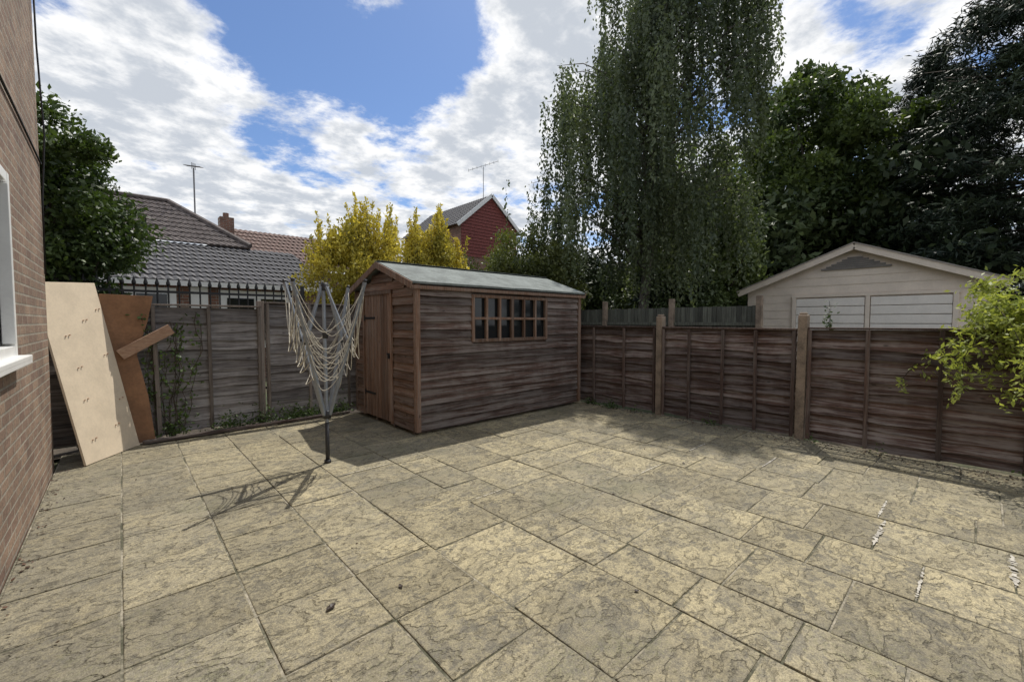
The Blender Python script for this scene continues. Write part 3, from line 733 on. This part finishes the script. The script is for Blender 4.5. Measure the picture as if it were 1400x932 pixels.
belt('background_trees',[(27,9),(29,5),(29,0),(28,-4),(26,-8),(24,13),(20.5,2.6),(20.5,5.3),(19.5,8.0)],L_dark,.34,180,7.0,2.6)
belt('background_hedge',[(10.5,14),(13,16),(6,17.5),(16,13)],L_dark,.2,200,2.6,1.6)

def vine():
    e=empty('climbing_wisteria',(6.3,-.3,0)); mb=MB();P=[];R=[]
    roots=[V(6.35,-.5,0),V(6.38,-1.2,0)]
    for k in range(74):
        s=V(6.22+RG.normal(0,.12),RG.uniform(-1.9,.14),RG.uniform(1.2,1.75))
        L=RG.uniform(.35,1.1); a=RG.uniform(0,2*math.pi); d=V(math.cos(a)*.45-.22,math.sin(a)*.6+.08,RG.uniform(-.3,.9)); pts=[];p=s.copy()
        for q in range(9):
            pts.append(p.copy()); p=p+d*L/9; d=d+V(-.03,.0,-.19*RG.uniform(.5,1.4))
        mb.tube(pts,[.006*(1-.08*i) for i in range(9)],4)
        for i in range(1,9):
            for _ in range(4):
                b=pts[i]; ld=RG.normal(0,1,3); ld/=np.linalg.norm(ld); ld[2]-=.35; ll=RG.uniform(.12,.22)
                for w in range(8):
                    c_=b+ld*ll*w/7
                    P.append(c_+RG.normal(0,.012,3)); R.append(RG.uniform(.3,.9))
    for r_ in roots:
        mb.tube([r_,r_+V(-.03,.05,.7),r_+V(-.1,.1,1.5)],[.022,.018,.01],6)
    mb.obj('stems',M_bark,e,True); leafmesh('foliage',np.array(P),.055,L_vine,e,np.array(R),.42,None,0,.2)
vine()
def sprig(name,base,H,n,leaf,mat,spread=.15):
    e=empty(name,tuple(base)); mb=MB();P=[];R=[]; B=np.array(base,float)
    for k in range(n):
        d=V(RG.normal(0,spread),RG.normal(0,spread),1); L=H*RG.uniform(.6,1)
        mb.tube([B,B+d*L*.5+RG.normal(0,.01,3),B+d*L],[.008,.006,.002],4)
        for q in range(int(L*34)+3):
            P.append(B+d*L*RG.uniform(.25,1)+RG.normal(0,.045,3)); R.append(RG.uniform(.2,.9))
    mb.obj('stems',M_bark,e); leafmesh('foliage',np.array(P),leaf,mat,e,np.array(R),.5); return e
sprig('sapling',(7.6,1.45,-.05),1.9,6,.07,L_bush,.035)
e=empty('ivy',(.42,6.85,0)); P=[];R=[];mb=MB()
for k in range(12):
    p=V(.42+RG.normal(0,.05),6.86,0.); pts=[p.copy()]
    for q in range(12):
        p=p+V(RG.normal(0,.03),RG.normal(0,.006),.14*RG.uniform(.6,1.1)); p[1]=min(p[1],6.87); pts.append(p.copy())
        if RG.uniform()<.6:
            for _ in range(6): P.append(p+RG.normal(0,1,3)*V(.045,.02,.05)); R.append(RG.uniform(.2,.9))
    mb.tube(pts,.004,4)
mb.obj('stems',M_bark,e); leafmesh('foliage',np.array(P),.05,L_ivy,e,np.array(R),.8)
e=empty('weeds',(1.8,6.8,0)); P=[];R=[]
for k in range(60):
    c_=V(RG.uniform(1.0,2.6) if k<42 else RG.uniform(.3,2.6),RG.uniform(6.72,6.85),0); hh=RG.uniform(.04,.14)
    for _ in range(34): P.append(c_+V(RG.normal(0,.05),RG.normal(0,.03),abs(RG.normal(0,hh)))); R.append(RG.uniform(.1,.9))
for k in range(20):
    c_=V(6.06+RG.normal(0,.03),RG.uniform(4.1,4.75) ,0) if k<12 else V(6.09,RG.uniform(-1,4),0)
    for _ in range(22): P.append(c_+V(RG.normal(0,.04),RG.normal(0,.05),abs(RG.normal(0,.05)))); R.append(RG.uniform(.1,.9))
leafmesh('foliage',np.array(P),.045,L_ivy,e,np.array(R),.45)
P=[];R=[]
for k in range(1700):
    P.append(V(6.12-abs(RG.normal(0,.17)),RG.uniform(-3.5,4.7),.008)); R.append(RG.uniform(0,1))
for k in range(120):
    P.append(V(RG.uniform(-.3,6.0),RG.uniform(1.6,6.5),.008)); R.append(RG.uniform(0,.5))
for k in range(160): P.append(V(-.5+abs(RG.normal(0,.05)),RG.uniform(0,6),.008)); R.append(RG.uniform(0,1))
P=np.array(P); e=empty('fallen_leaves',(5,1,0)); n=len(P)
o=leafmesh('leaves',P,.028,L_dead,e,np.array(R),.65)
co=np.zeros(4*n*3,dtype=np.float32); o.data.vertices.foreach_get('co',co); co=co.reshape(-1,3); co[:,2]=.007+np.abs(co[:,2]-.008)*.35; o.data.vertices.foreach_set('co',co.ravel())
mb=MB()
for (x_,y_,s_,a_) in [(.74,2.17,.040,.5),(1.085,2.09,.024,1.6),(2.4,2.6,.022,.3),(3.0,3.2,.024,2),(2.0,1.2,.020,2.2),(4.2,2.0,.024,.9)]:
    vs=[];nn=7
    for i in range(nn):
        t=i/(nn-1); w=s_*.5*math.sin(math.pi*min(max(t,.04),.96))**.8*random.uniform(.8,1.15); zz=.008+s_*.10*(2*t-1)**2
        for sgn in (-1,0,1):
            lx=(t-.5)*s_*1.4; ly=sgn*w; cz=zz+abs(sgn)*s_*.10*random.uniform(.3,1.3)
            vs.append((x_+lx*math.cos(a_)-ly*math.sin(a_),y_+lx*math.sin(a_)+ly*math.cos(a_),cz))
    mb.add(vs,[(i*3+j,i*3+j+1,i*3+j+4,i*3+j+3) for i in range(nn-1) for j in range(2)],.05)
mb.obj('curled_leaves',L_dead,e,False)

# ---------------------------------------------------------------- sky, sun, camera
EL=math.radians(61); az=(.86,.51); nrm_=math.hypot(*az)
sv=Vector((az[0]/nrm_*math.cos(EL),az[1]/nrm_*math.cos(EL),math.sin(EL)))
w=bpy.data.worlds.new('World'); sc.world=w; w.use_nodes=True; t=w.node_tree; t.nodes.clear()
try:
    w.cycles.sampling_method='MANUAL'; w.cycles.sample_map_resolution=256
except Exception as ex: print(ex)
W=NT.__new__(NT); W.t=t
out=t.nodes.new('ShaderNodeOutputWorld'); bgN=t.nodes.new('ShaderNodeBackground')
sky=t.nodes.new('ShaderNodeTexSky'); sky.sky_type='NISHITA'; sky.sun_disc=False; sky.sun_elevation=EL; sky.sun_rotation=math.atan2(az[0],az[1]); sky.altitude=50; sky.air_density=1.0; sky.dust_density=.6; sky.ozone_density=1.5
gen=W.coord('Generated'); sp=W.n('ShaderNodeSeparateXYZ'); W.l(gen,sp.inputs[0])
zz=W.math('ADD',W.math('MAXIMUM',sp.outputs[2],0.0),.13)
pv=W.comb(W.math('DIVIDE',sp.outputs[0],zz),W.math('DIVIDE',sp.outputs[1],zz),0)
n1=W.noise(W.mapping(pv,loc=(3.1,1.7,0)),1.9,8,.64,.1)
n3=W.noise(W.mapping(pv,loc=(1.25,7.9,0)),5.0,6,.62,.1)
def blob(d,c0,c1):
    v=Vector(d).normalized(); m=W.n('ShaderNodeVectorMath',operation='DOT_PRODUCT'); W.l(gen,m.inputs[0]); m.inputs[1].default_value=v
    return W.rng(m.outputs['Value'],math.cos(math.radians(c0)),math.cos(math.radians(c1)),0,1)
def bdir(u,v): return (.674+.738*u,.738-.674*u,v)
dens=n1
for (u,v,r0,r1,a) in [(-.40,.66,19,6,-.155),(-.22,.50,9,3,-.05),(-.47,.37,7,2,-.06),(-1.07,.68,9,2,-.12),(-.78,.60,9,3,.12),(-.75,.35,18,5,.08),(-.05,.42,11,3,.12),(.12,.72,12,4,.16),(.85,.72,6,1,-.11),(-.3,.2,18,5,.07)]:
    dens=W.math('ADD',dens,W.math('MULTIPLY',blob(bdir(u,v),r0,r1),a))
hz=W.rng(sp.outputs[2],0,.25,.06,0); dens=W.math('ADD',dens,hz)
cm=W.rng(dens,.40,.53)
shade=W.math('ADD',W.math('MULTIPLY',W.math('SUBTRACT',dens,.45),.7),W.math('MULTIPLY',n3,.75))
cc=W.mix(W.rng(shade,.34,.56),(9.4,9.4,9.4),(5.2,5.6,6.2))
blue=W.mix(1.0,sky.outputs[0],(.80,.93,1.12),'MULTIPLY')
col=W.mix(cm,blue,cc)
W.l(col,bgN.inputs[0]); bgN.inputs[1].default_value=.113; W.l(bgN.outputs[0],out.inputs[0])
sun=bpy.data.lights.new('sun','SUN'); sun.energy=4.2; sun.angle=math.radians(.5); sun.color=(1,.95,.87)
so=bpy.data.objects.new('sun',sun); so.rotation_euler=sv.to_track_quat('Z','Y').to_euler(); so.location=(5,3,12); sc.collection.objects.link(so)
cam=bpy.data.cameras.new('camera'); cam.sensor_width=36; cam.lens=585/1400*36; cam.clip_start=.05; cam.clip_end=500
co_=bpy.data.objects.new('camera',cam); co_.location=(0,0,1.45); co_.rotation_euler=(math.radians(90-2.6),0,math.radians(-42.4)); sc.collection.objects.link(co_); sc.camera=co_
sc.view_settings.view_transform='Standard'; sc.view_settings.look='None'; sc.view_settings.exposure=0
